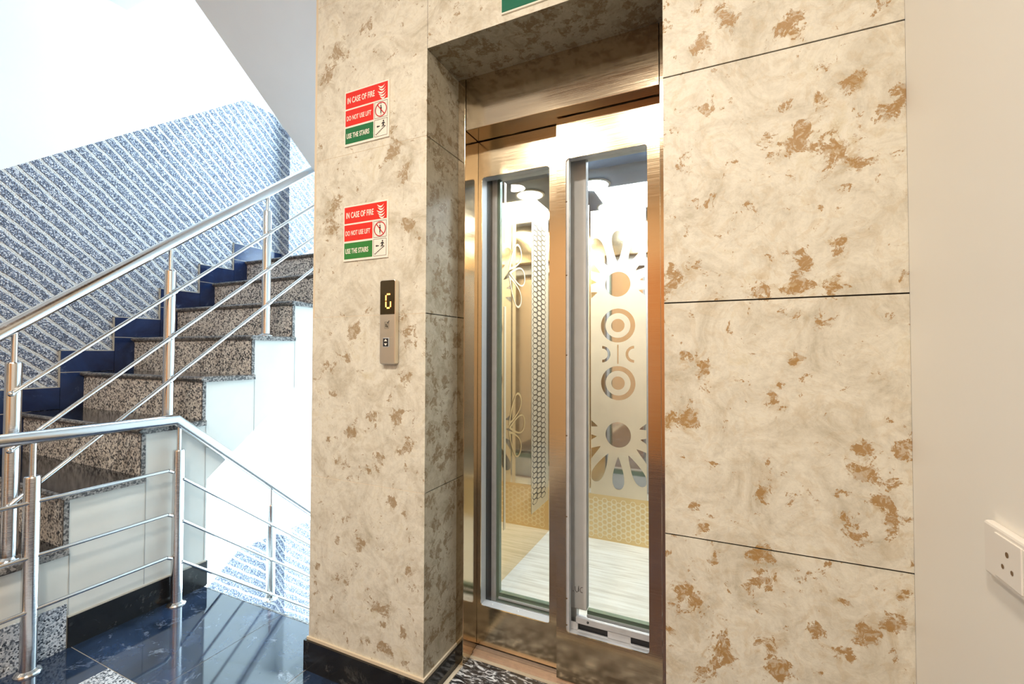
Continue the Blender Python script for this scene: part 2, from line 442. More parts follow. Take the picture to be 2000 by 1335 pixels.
m_wood_floor = wood_floor_mat()
m_wood = wood_mat()
m_zebra = zebra_mat()
m_alu = plain('aluminium_sill', srgb(214, 190, 170), .35, .35, noise=.15, nscale=40)
m_sign_white = plain('sign_white', srgb(246, 238, 226), .35)
m_sign_red = plain('sign_red', srgb(228, 40, 26), .35)
m_sign_green = plain('sign_green', srgb(22, 112, 62), .35)
m_sign_green2 = plain('sign_light_green', srgb(46, 128, 52), .35)
m_sign_teal = plain('sign_teal', srgb(0, 104, 78), .35)
m_ink = plain('sign_ink', (.012, .012, .014), .5)
m_ink_red = plain('sign_red_line', srgb(200, 24, 40), .4)
m_pen = plain('marker_pen', srgb(50, 50, 60), .5)
m_panel = steel_mat('call_panel_steel', (.84, .78, .66), .32)
m_display = plain('brown_display', srgb(66, 54, 30), .08, .3)
m_led = emit_mat('orange_led', (1.0, .30, .05), 6.0)
m_led_core = emit_mat('orange_led_core', (1.0, .62, .28), 9.0)
m_plastic = plain('white_plastic', srgb(240, 234, 226), .3)
m_hole = plain('socket_hole', srgb(120, 92, 60), .6)
m_car_ceiling = plain('blue_grey_ceiling_panel', srgb(150, 182, 232), .4)
m_lamp = emit_mat('car_lamp', (.70, .86, 1.0), 50.0)
m_brown_ceiling = plain('brown_ceiling_panel', srgb(98, 68, 40), .5)
m_soffit = plain('soffit_paint', srgb(240, 242, 244), .7, noise=.02)
BLOBS=[(-1.293,2.305,0.044),(-1.345,2.24,0.036),(-1.311,1.742,0.035),(-1.144,2.376,0.026),(-1.022,1.902,0.037),(-0.954,1.623,0.032),(-0.977,1.822,0.029),(-1.31,1.665,0.039),(-0.994,1.308,0.025),(-0.95,1.237,0.031),(-1.203,1.258,0.03),(-1.226,1.165,0.019),(-1.328,1.126,0.031),(-1.288,1.051,0.023),(-0.971,1.097,0.028),(-1.104,0.967,0.029),(-1.002,0.973,0.028),(-1.198,0.906,0.03),(-0.947,0.873,0.027),(-0.99,0.852,0.018),(-1.079,0.808,0.025),(-1.125,0.767,0.018),(-1.324,0.858,0.026),(-1.259,0.789,0.019),(-1.157,0.501,0.026),(-1.192,0.412,0.018),(-1.278,0.358,0.019),(-1.021,0.674,0.021),(-1.096,0.308,0.025),(-1.039,0.286,0.026),(-1.055,0.248,0.018),(-0.973,0.234,0.02),(-1.061,0.176,0.017),(-1.027,0.16,0.017),(-1.129,0.167,0.022),(-0.943,0.446,0.021),(-0.932,0.397,0.017),(-0.962,0.144,0.017),(-0.659,2.276,0.033),(-0.813,2.326,0.021),(0.194,1.712,0.024),(0.244,1.661,0.048),(0.179,1.685,0.03),(0.116,1.704,0.019),(0.286,1.617,0.023),(0.284,1.8,0.021),(0.22,1.779,0.018),(0.347,1.721,0.023),(0.366,1.762,0.02),(0.249,1.447,0.024),(0.256,1.422,0.017),(0.186,1.387,0.024),(0.175,1.351,0.036),(0.091,1.35,0.031),(0.235,1.342,0.024),(-0.097,1.381,0.033),(-0.109,1.362,0.02),(0.029,2.028,0.024),(0.161,1.974,0.031),(0.017,2.058,0.02),(-0.043,1.976,0.016),(-0.055,1.162,0.029),(-0.031,1.149,0.016),(-0.068,1.017,0.032),(-0.111,1.014,0.02),(0.174,1.177,0.015),(0.126,1.103,0.01),(0.297,0.973,0.025),(0.292,0.928,0.023),(0.368,0.98,0.024),(0.35,0.912,0.02),(0.272,0.823,0.025),(0.323,0.864,0.022),(0.349,0.824,0.028),(0.286,0.791,0.022),(0.097,0.857,0.022),(0.15,0.846,0.018),(-0.039,0.749,0.016),(-0.057,0.804,0.016),(0.21,0.848,0.009),(0.096,0.698,0.03),(0.106,0.664,0.024),(0.169,0.671,0.018),(-0.077,0.561,0.038),(-0.006,0.465,0.038),(-0.03,0.408,0.032),(0.207,0.558,0.023),(0.256,0.638,0.013),(0.245,0.522,0.023),(0.292,0.569,0.028),(0.346,0.605,0.028),(0.105,0.483,0.03),(0.125,0.453,0.03),(0.364,0.674,0.016),(-0.016,0.67,0.013)]
# ------------------------------------------------------------------ room constants
XA, XB, XC, XD = -1.4086, -0.885, -0.1259, 0.3785      # pier left, recess left, recess right, corner with the white wall
RD, ZL = .2005, 2.2181                                  # recess depth, lintel height
XL, XS = -3.58, -2.38                                   # stair wall, open side of the flight
YF = 2.5                                                # window wall of the stairwell
CEIL = 3.475
Y0, RUN, RISE, Z0 = -.3482, .2607, .2195, .6227         # stair flight: nosing of step k
def ny(k): return Y0 + RUN*k
def nz(k): return Z0 + RISE*k
FL = 1.94; STOREY = 3.88

# ---------------- stone cladding of the lift wall
rng = np.random.default_rng(7)
V = []; F = []; FM = []; PA = []
def grid(pt, u0, u1, v0, v1, warm, shade, blobbed, gap=.0013, cell=.016, base=None, skip=()):
    """one tile: gridded face with small returned edges. pt(u,v,d)->xyz, d = depth into the wall"""
    u0 += gap; u1 -= gap; v0 += gap; v1 -= gap
    nu = max(1, int((u1-u0)/cell)); nv = max(1, int((v1-v0)/cell)); b = len(V)
    base = rng.uniform(.12, .34) if base is None else base
    for j in range(nv+1):
        for i in range(nu+1):
            u = u0+(u1-u0)*i/nu; v = v0+(v1-v0)*j/nv
            V.append(pt(u, v, 0)); d = base
            if blobbed:
                for bx, bz, br in BLOBS:
                    dd = (u-bx)**2+(v-bz)**2
                    if dd < 6*br*br: d = max(d, min(1.0, 1.15*math.exp(-dd/(1.3*br*br))))
                if d <= base: d = base*.45
            PA.append((d, warm, shade, 1))
    w = nu+1
    for j in range(nv):
        for i in range(nu):
            F.append((b+j*w+i, b+j*w+i+1, b+(j+1)*w+i+1, b+(j+1)*w+i)); FM.append(0)
    c = len(V)
    for (u, v) in ((u0, v0), (u1, v0), (u1, v1), (u0, v1)):
        V.append(pt(u, v, 0)); V.append(pt(u, v, .010)); PA.append((.2, warm, shade, 1)); PA.append((.2, warm, shade, 1))
    for k in range(4):
        if k in skip: continue
        F.append((c+2*k, c+2*k+1, c+(2*k+3) % 8, c+(2*k+2) % 8)); FM.append(0)
def quad(a, b, c, d, m):
    n = len(V); V.extend([a, b, c, d]); PA.extend([(.2, 0, 0, 1)]*4); F.append((n, n+1, n+2, n+3)); FM.append(m)
front = lambda u, v, d: (u, d, v)
rows = [(.113, .72), (.72, 1.32), (1.32, 1.92), (1.92, 2.52), (2.52, 3.12), (3.12, CEIL)]
for r, (a, b) in enumerate(rows):
    grid(front, XA if r < 2 else XA+.010, XB+.0009, a, b, .25, 0, True, .0009, skip=(1,))
    grid(front, XC-.0018, XD+.0018, a, b, 1.0, 0, True, .0018, skip=(1, 3))
for a, b in ((ZL, 2.52), (2.52, 3.12), (3.12, CEIL)):
    grid(front, XB, XC, a-(.0013 if a == ZL else 0), b, .35, 0, False, skip=(0,) if a == ZL else ())
reveal = lambda u, v, d: (XB-d, u, v)
reveal_r = lambda u, v, d: (XC+d, u, v)
for a, b in ((.113, .72), (.72, 1.32), (1.32, 1.92), (1.92, ZL)):
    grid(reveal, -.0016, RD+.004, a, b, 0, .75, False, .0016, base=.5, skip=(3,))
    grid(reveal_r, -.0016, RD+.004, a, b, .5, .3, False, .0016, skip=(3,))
lint = lambda u, v, d: (u, v, ZL+d)
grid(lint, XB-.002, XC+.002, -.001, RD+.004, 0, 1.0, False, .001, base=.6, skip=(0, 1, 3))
# joints and wall body behind the tiles
e = .004
el = .0006
quad((XA, el, 0), (XB-.001, el, 0), (XB-.001, el, CEIL), (XA, el, CEIL), 2)
quad((XC, e, 0), (XD+.02, e, 0), (XD+.02, e, CEIL), (XC, e, CEIL), 1)
quad((XB, e, ZL), (XC, e, ZL), (XC, e, CEIL), (XB, e, CEIL), 2)
quad((XB-e, 0, 0), (XB-e, RD, 0), (XB-e, RD, ZL), (XB-e, 0, ZL), 1)
quad((XC+e, 0, 0), (XC+e, RD, 0), (XC+e, RD, ZL), (XC+e, 0, ZL), 1)
quad((XB, 0, ZL+e), (XC, 0, ZL+e), (XC, RD, ZL+e), (XB, RD, ZL+e), 1)
# side of the pier towards the stair
quad((XA, .0, -2.2), (XA, .35, -2.2), (XA, .35, CEIL), (XA, .0, CEIL), 3)
wf = mesh_obj('wall_front', V, F, [m_stone, m_grout_dark, m_grout_light, m_white], None, FM)
ca = wf.data.color_attributes.new('patch', 'FLOAT_COLOR', 'POINT')
ca.data.foreach_set('color', np.array(PA, dtype=np.float32).ravel())
struct(wf)

# black granite skirting around the pier
b = MB()
b.prism([(XA-.012, -.014), (XB+.014, -.014), (XB+.014, RD), (XB, RD), (XB, 0), (XA-.012, 0)], 'z', 0, .108)
b.prism([(XC-.014, -.014), (XD, -.014), (XD, 0), (XC, 0), (XC, RD), (XC-.014, RD)], 'z', 0, .108)
b.prism([(XA-.005, -.006), (XB+.006, -.006), (XB+.006, RD), (XB, RD), (XB, 0), (XA-.005, 0)], 'z', .108, .118, 1)
b.prism([(XC-.006, -.006), (XD, -.006), (XD, 0), (XC, 0), (XC, RD), (XC-.006, RD)], 'z', .108, .118, 1)
struct(b.build('baseboard_front', [m_skirt, m_grout_light]))

# white wall on the right
b = MB(); b.box(XD, XD+.15, -3.4, -.001, 0, CEIL)
struct(b.build('wall_right', m_cream))
# wall behind the camera with a wooden door, and wall on the far left of the landing
b = MB(); b.box(-3.75, XD+.15, -3.55, -3.4, 0, CEIL); struct(b.build('wall_back', m_tan))
b = MB(); b.box(-1.05, -.15, -3.40, -3.36, .01, 2.1, bev=.004); d = b.build('door_1', m_wood); struct(d)
b = MB(); b.box(-1.13, -1.05, -3.40, -3.34, 0, 2.18); b.box(-.15, -.07, -3.40, -3.34, 0, 2.18); b.box(-1.05, -.15, -3.40, -3.34, 2.1, 2.18)
struct(b.build('trim_1', m_wood))

# ---------------- floor of the landing: black granite border round a speckled field
b = MB()
j = .0016
xs = [-3.7, XS-.012, -2.088, -1.411, XD+.1]
ys = [-3.4, -.40 , -.318, .0, .19]
def tile(x0, x1, y0, y1, m): b.box(x0+j, x1-j, y0+j, y1-j, -.02, 0, m)
b.box(-3.7, XD+.1, -3.4, .0, -.16, -.0015, 2)                       # screed + joints
b.box(XS-.012, XA, 0, .19, -.16, -.0015, 2)
tile(XS-.012, -1.80, -.318, .19, 0); tile(-1.80, XA, -.318, .19, 0)
tile(XA, XD+.1, -.318, .0, 0)
tile(XS-.012, -2.088, -1.2, -.318, 0); tile(XS-.012, -2.088, -3.4, -1.2, 0)
x = -2.088
for y in (-.92, -1.52, -2.12, -2.72, -3.32): tile(XA, XD+.1, y, y+.602, 0)
while x < XA-.1:
    y = -.318
    while y > -3.39:
        tile(x, min(x+.6, XA), max(y-.6, -3.4), y, 1); y -= .6
    x += .6
tile(-3.7, XS-.012, -3.4, -.9, 0)
b.box(XS-.012, XA, .19, .1925, -.10, 0.0005, 3)
struct(b.build('floor', [m_floor_black, m_speck, m_tilejoint, m_edge]))

# ceiling slab over the landing, open above the flights
b = MB()
b.box(-3.7, XS, -3.4, .36, CEIL, CEIL+.18); b.box(XS, XD+.15, -3.4, -.5, CEIL, CEIL+.18); b.box(XA, XD+.15, -.5, 0.02, CEIL, CEIL+.18)
b.box(XA+.05, XD-.002, -2.1, -.02, CEIL-.03, CEIL-.001, 1)
struct(b.build('ceiling', [m_soffit, m_brown_ceiling]))

# ---------------- stairwell shell
def stripe_top(y, drop=0): return 2.185 + .803*(y+.201) - drop
b = MB()
# left wall: striped below a line parallel to the flight, painted above, repeated for the storey below
ya, yb = -3.4, 2.62
x = XL
def wq(pts, m): b.add([(x, y, z) for y, z in pts], [tuple(range(len(pts)))], m)
wq([(ya, -2.3), (yb, -2.3), (yb, -.435), (1.187, -.435), (.0, stripe_top(.0, 3.74)), (ya, stripe_top(0, 3.74))], 0)
lo = lambda y: .65+.82*y
wq([(ya, stripe_top(0, 3.74)), (0, stripe_top(0, 3.74)), (1.187, -.435), (yb, -.435), (yb, lo(yb)), (-.5, lo(-.5)), (ya, lo(-.5))], 1)
wq([(ya, lo(-.5)), (-.5, lo(-.5)), (yb, lo(yb)), (yb, 3.30), (1.187, 3.30), (-.6, stripe_top(-.6)), (ya, stripe_top(-.6))], 0)
wq([(ya, stripe_top(-.6)), (-.6, stripe_top(-.6)), (1.187, 3.30), (yb, 3.30), (yb, 5.6), (ya, 5.6)], 1)
# pilaster
for z0, z1, m in ((-2.3, -.435, 0), (-.435, 1.80, 1), (1.80, 3.30, 0), (3.30, 5.6, 1)):
    b.box(XL, XL+.107, 1.535, 1.60, z0, z1, m)
b.box(XL-.12, XL-.001, ya, yb, -2.3, 5.6, 1)
struct(b.build('wall_left', [m_stripe, m_white]))
# window wall
b = MB()
W = WIN
b.box(XL, W['x0'], YF, YF+.15, -2.3, 5.6); b.box(W['x1'], XA+.12, YF, YF+.15, -2.3, 5.6)
b.box(W['x0'], W['x1'], YF, YF+.15, -2.3, W['z0']); b.box(W['x0'], W['x1'], YF, YF+.15, W['z1'], 5.6)
struct(b.build('wall_window', m_white))
b = MB()
for xx in (W['x0'], (W['x0']+W['x1'])/2-.02, W['x1']-.04): b.box(xx, xx+.04, YF+.03, YF+.08, W['z0'], W['z1'])
for k in range(7):
    zz = W['z0'] + (W['z1']-W['z0']-.04)*k/6
    b.box(W['x0']+.04, W['x1']-.04, YF+.035, YF+.075, zz, zz+.04)
struct(b.build('window_1', m_channel_white))
# wall between stairwell and lift shaft, and the roof of the stairwell
b = MB(); b.box(XA, XA+.12, .35, YF, -2.3, 5.6); struct(b.build('wall_stair', m_white))
# dark lift shaft round the car
b = MB(); b.box(XA+.12, .55, 1.9, 2.0, -.3, 3.7); b.box(.42, .55, .21, 1.9, -.3, 3.7); b.box(XB+.0, .42, .21, .24, ZL+.0, 3.7)
b.box(XA+.12, -.92, .21, .24, -.3, 3.7); b.box(XC+.03, .42, .21, .24, -.3, ZL); b.box(XA+.12, .55, .21, 2.0, 3.6, 3.7); b.box(XA+.12, .55, .25, 2.0, -.35, -.3)
struct(b.build('wall_shaft', m_grout_dark))
b = MB(); b.box(-3.7, XA+.12, -.5, YF+.1, 5.6, 5.7); b.box(XL, XA+.12, -.52, -.5, CEIL+.18, 5.6); struct(b.build('ceiling_stair', m_white))
# stepped navy skirting tiles on the stair wall
b = MB()
for k in range(-2, 7):
    y0 = ny(k)-.11; y1 = ny(k+1)-.11 if k < 6 else YF
    zt = nz(k)+.13
    b.box(XL, XL+.012, y0+.001, y1-.001, nz(k)+.002, zt)
    b.box(XL, XL+.012, y0+.001, ny(k)+.03, nz(k-1)-.02, nz(k)-.002)
    b.box(XL, XL+.008, y0-.006, y0+.001, nz(k-1)+.13, zt+.006, 1); b.box(XL, XL+.008, y0-.006, y1-.007, zt, zt+.006, 1)
    b.box(XL, XL+.011, y0+.001, ny(k)+.03, nz(k)-.002, nz(k)+.002, 1)
struct(b.build('baseboard_left', [m_bluetile, m_tilejoint]))
# foot of the stringer wall
b = MB()
b.box(XS, XS+.010, -.329, .203, 0, .121); b.box(XS, XS+.007, -.329, .203, .121, .126, 1)
b.box(XS-.1, XS, .203, .213, 0, .121)
struct(b.build('baseboard_stair', [m_skirt, m_tilejoint]))

# ---------------- flights of stairs
def flight(label, group=None, up=True):
    pass
st = thing('staircase', 'granite staircase rising beside the striped wall, open white stringer side', 'staircase', (XS, ny(-2), 0))
for k in range(-2, 7):
    y, z = ny(k), nz(k); t = .028
    yb_ = ny(k+1)+.012 if k < 6 else YF-.004
    x1 = XS+.022
    b = MB()
    # tread slab with a rounded nosing
    prof = [(y-.008, z-t+.004), (y-.018, z-t*.5-.006), (y-.022, z-t*.5+.002), (y-.018, z-.004), (y-.010, z), (yb_, z), (yb_, z-t), (y-.006, z-t)]
    n = len(prof)
    vs = [(XL+.012, p, q) for p, q in prof] + [(x1-.006, p, q) for p, q in prof] + [(x1, p+(.004 if i < 5 else 0), q+(-.006 if q > z-.01 else 0)) for i, (p, q) in enumerate(prof)]
    fs = [tuple(range(n)), tuple(range(3*n-1, 2*n-1, -1))]; ms = [1, 1]
    for s_ in range(2):
        for i in range(n):
            jx = (i+1) % n
            fs.append((s_*n+i, (s_+1)*n+i, (s_+1)*n+jx, s_*n+jx)); ms.append(0 if i == 4 and s_ == 0 else 1)
    for ff, mm in zip(fs, ms): b.add([vs[i] for i in ff], [tuple(range(len(ff)))], mm)
    b.build('tread', [m_tread, m_edge], st)
    b = MB(); zb = nz(k-1) if k > -2 else 0
    b.box(XL+.012, XS+.002, y, y+.014, zb, z-t); b.box(XS-.004, XS+.006, y-.001, y+.016, zb, z-t, 1)
    b.build('riser', [m_riser, m_edge], st)
# stringer: solid side of the flight down to its sloping soffit, and the wall under its foot
b = MB()
pts = [(ny(-2)+.012, 0)]
for k in range(-2, 7):
    pts.append((ny(k)+.012, nz(k)-.028))
    if k < 6: pts.append((ny(k+1)+.012, nz(k)-.028))
pts.append((YF-.004, nz(6)-.028)); pts.append((YF-.004, nz(6)-.22)); pts.append((1.62, nz(6)-.22))
pts.append((.203, .535)); pts.append((.203, 0))
b.prism(pts, 'x', XL+.002, XS)
# faint seams between plaster panels of the stringer face
for k in range(-1, 6):
    yy = ny(k)+.02
    zl = max(0.13 if yy < .2 else 0, (.535+.803*(yy-.203)) if yy > .203 else .13)
    b.box(XS, XS+.0012, yy, yy+.003, zl, nz(k-1)-.03, 1)
b.build('stringer', [m_stringer, m_seam], st)
b = MB(); b.box(XS, XS+.006, -.87, -.334, 0, .178); b.box(XS, XS+.0065, -.60, -.598, 0, .178, 1)
b.build('side_panel', [m_speck, m_tilejoint], st)
adopt(st)

st = thing('staircase', 'flight of steps going down beyond the landing edge behind the low railing', 'staircase', (-1.85, .19, 0))
for k in range(0, 8):
    y = .19 + RUN*k; z = -RISE*(k+1)
    b = MB(); b.box(XS+.002, XA-.002, y+.014, y+RUN+.02, z-.028, z, bev=.006); b.build('tread', m_edge, st)
    b = MB(); b.box(XS+.002, XA-.002, y, y+.014, z, z+RISE-.03 if k else -.17); b.build('riser', m_riser, st)
b = MB()
pts = [(.205, -.25)]
for k in range(0, 8):
    y = .19 + RUN*k; z = -RISE*(k+1)-.028
    pts += [(y+.014, z), (y+RUN+.014, z)]
pts += [(YF-.004, -1.80), (YF-.004, -2.1), (1.9, -2.1), (.205, -.62)]
b.prism(pts[1:], 'x', XS+.004, XA-.004); b.build('stringer', m_stringer, st)
adopt(st)

st = thing('staircase', 'underside of the upper stair flight, smooth sloping grey white soffit beside the stone pier', 'staircase', (-1.9, 1.3, 1.94))
b = MB()
def so(y): return 2.959 - .80*(y-.104)
so_y = .104 + (2.959-1.72)/.80
pts = [(1.65, 1.72), (so_y, 1.72), (-.49, so(-.49))]
k = 0
top = []
y, z = 1.65, 1.94
while y > -.23:
    top += [(y, z), (y, z+RISE)]; y -= RUN; z += RISE
top.append((-.49, z)); pts += top[::-1]
b.prism(pts, 'x', XS, XA-.002); b.build('flight_slab', m_soffit, st)
b = MB(); b.box(XS+.001, XA-.002, 1.652, YF-.004, 1.72, 1.938); b.build('landing_slab', m_soffit, st)
adopt(st)

# ---------------- railings
def post(parent, x, y, z0, ztop, zpin, r=.0235, base=True):
    """square-cut round post, thin pin on top and a domed floor flange"""
    b = MB(); b.lathe((x, y, 0), [(r, z0), (r, ztop-.006), (r*.93, ztop-.001), (r*.8, ztop)]); p = b.build('post', m_rail, parent)
    b = MB(); b.lathe((x, y, 0), [(.0095, ztop-.004), (.0095, zpin)], n=16); b.build('pin', m_rail, p)
    if base:
        b = MB(); b.lathe((x, y, z0), [(r*1.65, 0), (r*1.65, .003), (r*1.5, .008), (r*1.15, .013), (r*1.02, .015)]); b.build('flange', m_rail, p)
    return p
XR = -2.325
rl = thing('railing', 'low stainless steel landing railing turning down the lower flight', 'railing', (XR, -.46, 0))
HZ = .868
b = MB(); b.tube([(XR, -1.25, HZ), (XR, .025, HZ), (XR, 1.5, HZ-.872*1.475)], .0245, n=28); b.build('handrail', m_rail, rl)
post(rl, XR, -.458, 0, .725, HZ-.01); post(rl, XR, .040, 0, .725, HZ-.02); post(rl, XR, .530, -.22, .318, HZ-.872*.505-.005)
post(rl, XR, 1.05, -.88, -.12, HZ-.872*1.025-.005); post(rl, XR, -1.15, 0, .725, HZ-.01)
for z in (.617, .415, .218):
    b = MB(); b.tube([(XR+.012, -1.15, z), (XR+.012, -.010, z+.020)], .0078, n=12)
    b.tube([(XR+.012, -.010, z+.020), (XR+.006, .012, z+.008)], .0085, n=12); b.build('rod', m_rail, rl)
for z, ze in ((.585, .213), (.388, .017), (.198, -.176)):
    s_ = (ze-z)/(.511-.052)
    b = MB(); b.tube([(XR+.020, .052, z), (XR+.020, 1.05, z+s_*.998)], .0072, n=12)
    b.ball((XR+.020, .512, ze-.002), .011); b.build('rod', m_rail, rl)
adopt(rl)
XU = -2.43
rl = thing('railing', 'tall stainless steel railing climbing the stair flight with three sloping rods', 'railing', (XU, -.48, .403))
def hu(y): return 1.292 + .818*(y+.479)
b = MB(); b.tube([(XU, -.80, hu(-.80)), (XU, 1.35, hu(1.35))], .0265, n=28); b.build('handrail', m_rail, rl)
for k, y in ((-1, -.482), (1, .045), (3, .556), (5, 1.07)):
    post(rl, XU, y, nz(k), nz(k)+.745, hu(y)-.02, r=.0235)
for off in (.0, -.212, -.420):
    b = MB(); b.tube([(XU+.026, -.495, 1.030+off), (XU+.026, 1.25, 1.030+off+.822*1.745)], .0085, n=12)
    b.ball((XU+.026, -.495, 1.030+off), .0115)
    for y in (.045, .556): b.tube([(XU+.026, y-.01, 1.030+off+.822*(y+.485)), (XU+.026, y+.012, 1.030+off+.822*(y+.507))], .0115, n=12)
    b.build('rod', m_rail, rl)
adopt(rl)
# ---------------- lift entrance
DZ = .065
fr = thing('lift_door_frame', 'bronze toned stainless steel frame set in the stone lift recess', 'door frame', (-.505, RD, 0))
b = MB(); b.box(XB, -.854, RD-.001, .345, .0, ZL, bev=.0015); b.build('jamb', m_frame, fr)
b = MB(); b.box(-.157, XC, RD-.001, .30, .0, ZL, bev=.0015); b.build('jamb', m_frame, fr)
b = MB(); b.box(-.852, -.159, RD+.001, .345, 2.022, ZL, bev=.0015); b.box(-.162, -.159, RD-.0005, RD+.02, 2.022, ZL-.02); b.build('header', m_frame, fr)
adopt(fr)

def panel_with_window(name, x0, x1, z0, z1, wx0, wx1, wz0, wz1, y0, th, mat, parent, r=.012):
    """door leaf cut out round its window, rounded window corners"""
    def rr(a0, a1, b0, b1, r):
        pts = []
        for cx, cz, s in ((a1-r, b1-r, 0), (a0+r, b1-r, 1), (a0+r, b0+r, 2), (a1-r, b0+r, 3)):
            for k in range(5):
                a = pi/2*(s+k/4); pts.append((cx+r*math.cos(a), cz+r*math.sin(a)))
        return pts
    o = filled(name, [[(x0, z0), (x1, z0), (x1, z1), (x0, z1)], rr(wx0, wx1, wz0, wz1, r)], mat, parent, frame_y(0, y0+th/2, 0), depth=th)
    return o
LD = thing('lift_door', 'left sliding lift door leaf, set further back in the frame', 'lift door', (-.69, .30, DZ), group=None)
panel_with_window('leaf', -.853, -.49, DZ, 2.018, -.838, -.556, .213, 1.877, .302, .004, m_door, LD)
b = MB(); b.box(-.853, -.49, .307, .330, DZ, .20); b.box(-.853, -.49, .307, .330, 1.89, 2.016); b.box(-.853, -.848, .307, .330, .20, 1.89); b.box(-.545, -.49, .307, .330, .20, 1.89)
b.build('core', m_door, LD)
b = MB()
b.box(-.848, -.839, .308, .348, .203, 1.887); b.box(-.556, -.546, .308, .348, .203, 1.887)
b.box(-.839, -.556, .308, .348, .203, .2125); b.box(-.839, -.556, .308, .348, 1.878, 1.887)
for px in (-.80, -.69): b.lathe((px, .328, .2125), [(.005, 0), (.005, .002), (.002, .003)], n=10)
b.build('window_channel', m_channel_white, LD)
b = MB(); b.box(-.839, -.556, .338, .344, .2135, 1.877); b.build('glass', m_glass, LD)
adopt(LD)
RDD = thing('lift_door', 'right sliding lift door leaf, nearer one with the wider etched view', 'lift door', (-.33, .26, DZ))
panel_with_window('leaf', -.514, -.158, DZ, 2.018, -.480, -.203, .228, 1.871, .260, .004, m_door, RDD)
b = MB(); b.box(-.513, -.159, .2645, .290, DZ, .215); b.box(-.513, -.159, .2645, .290, 1.885, 2.016); b.box(-.513, -.486, .2645, .290, .215, 1.885); b.box(-.192, -.159, .2645, .290, .215, 1.885)
b.build('core', m_door, RDD)
b = MB()
b.box(-.4855, -.470, .2655, .2875, .219, 1.88)                               # pale strip down the hinge side
b.box(-.4855, -.193, .2655, .295, .219, .2275)
b.box(-.4855, -.193, .2655, .295, 1.872, 1.88); b.box(-.2025, -.193, .2655, .295, .219, 1.88)
# slotted bracket along the bottom of the window
z0, z1 = .2285, .262
b.box(-.452, -.203, .287, .290, .252, z1+.006); b.box(-.452, -.203, .287, .300, z1+.006, z1+.010)
b.box(-.452, -.203, .287, .290, .2275, .2295)
for a0, a1 in ((-.470, -.446), (-.342, -.266)): b.box(a0, a1, .287, .290, .2285, .253)
b.box(-.446, -.342, .296, .298, .2275, .252, 1); b.box(-.266, -.203, .296, .298, .2275, .252, 1)
for zz in (.25, .34, .62, .90, 1.18, 1.46, 1.72): b.ball((-.478, .2655, zz), .0022, 2)
b.ball((-.41, .2868, .263), .004, 1)
b.build('window_channel', [m_channel, m_rubber, m_hole], RDD)
b = MB(); b.box(-.4845, -.203, .2905, .2955, .2690, 1.871); b.build('glass', m_glass, RDD)
adopt(RDD)

# sill and threshold
b = MB()
for k, (y0, y1, z) in enumerate(((.272, .287, .054), (.290, .308, .056), (.3085, .330, .050), (.333, .36, .056), (.365, .38, .050), (.383, .44, .056))):
    b.box(-.853, -.158, y0, y1, .03, z)
b.box(-.853, -.158, .262, .444, .0, .046)
tag(b.build('door_sill', m_alu), 'grooved aluminium sill under the lift doors', 'sill')
b = MB(); b.box(XB+.030, XC-.03, .012, .250, .0, .040, 0)
b.box(XB+.015, XB+.030, .0, .262, .0, .043, 1); b.box(XC-.03, XC-.015, .0, .262, .0, .043, 1); b.box(XB+.030, XC-.03, .250, .262, 0, .043, 1); b.box(XB+.030, XC-.03, 0, .012, 0, .043, 1)
struct(b.build('trim_2', [m_zebra, m_grout_light]))

# ---------------- lift car
CX0, CX1, CY0, CY1, CZ0, CZ1 = -.975, -.02, .46, 1.46, .06, 2.32
car = thing('lift_car', 'lift car interior with etched gold mirror walls and pale wood floor', 'lift', (-.5, .96, CZ0))
b = MB(); b.box(CX0-.02, CX1+.02, CY0-.02, CY1+.02, CZ0-.03, CZ0); b.build('car_floor', m_wood_floor, car)
b = MB(); b.box(CX0-.02, CX1+.02, CY0, CY1+.02, CZ1, CZ1+.02); b.build('car_ceiling', m_car_ceiling, car)
b = MB(); b.box(CX0, CX1, CY1, CY1+.02, CZ0, CZ1); bw = b.build('back_panel', m_back_mirror, car)
b = MB(); b.box(CX0-.02, CX0, CY0, CY1+.02, CZ0, CZ1); lw = b.build('side_panel', m_gold_mirror, car)
b = MB(); b.box(CX1, CX1+.02, CY0, CY1+.02, CZ0, CZ1); b.build('side_panel', m_mirror, car)
b = MB(); b.box(CX0, -.842, CY0, CY0+.03, CZ0, CZ1); b.box(-.16, CX1, CY0, CY0+.03, CZ0, CZ1); b.box(-.842, -.16, CY0, CY0+.03, 1.99, CZ1)
b.build('front_return', m_door, car)
for lx, ly in ((-.74, 1.22), (-.27, 1.22), (-.74, .72), (-.27, .72)):
    b = MB(); b.lathe((lx, ly, CZ1), [(.105, 0), (.105, -.006), (.092, -.010)], n=32); l_ = b.build('ceiling_lamp', m_channel_white, car)
    b = MB(); b.lathe((lx, ly, CZ1-.0101), [(.088, 0), (.086, -.003)], n=32); b.build('diffuser', m_lamp, l_)

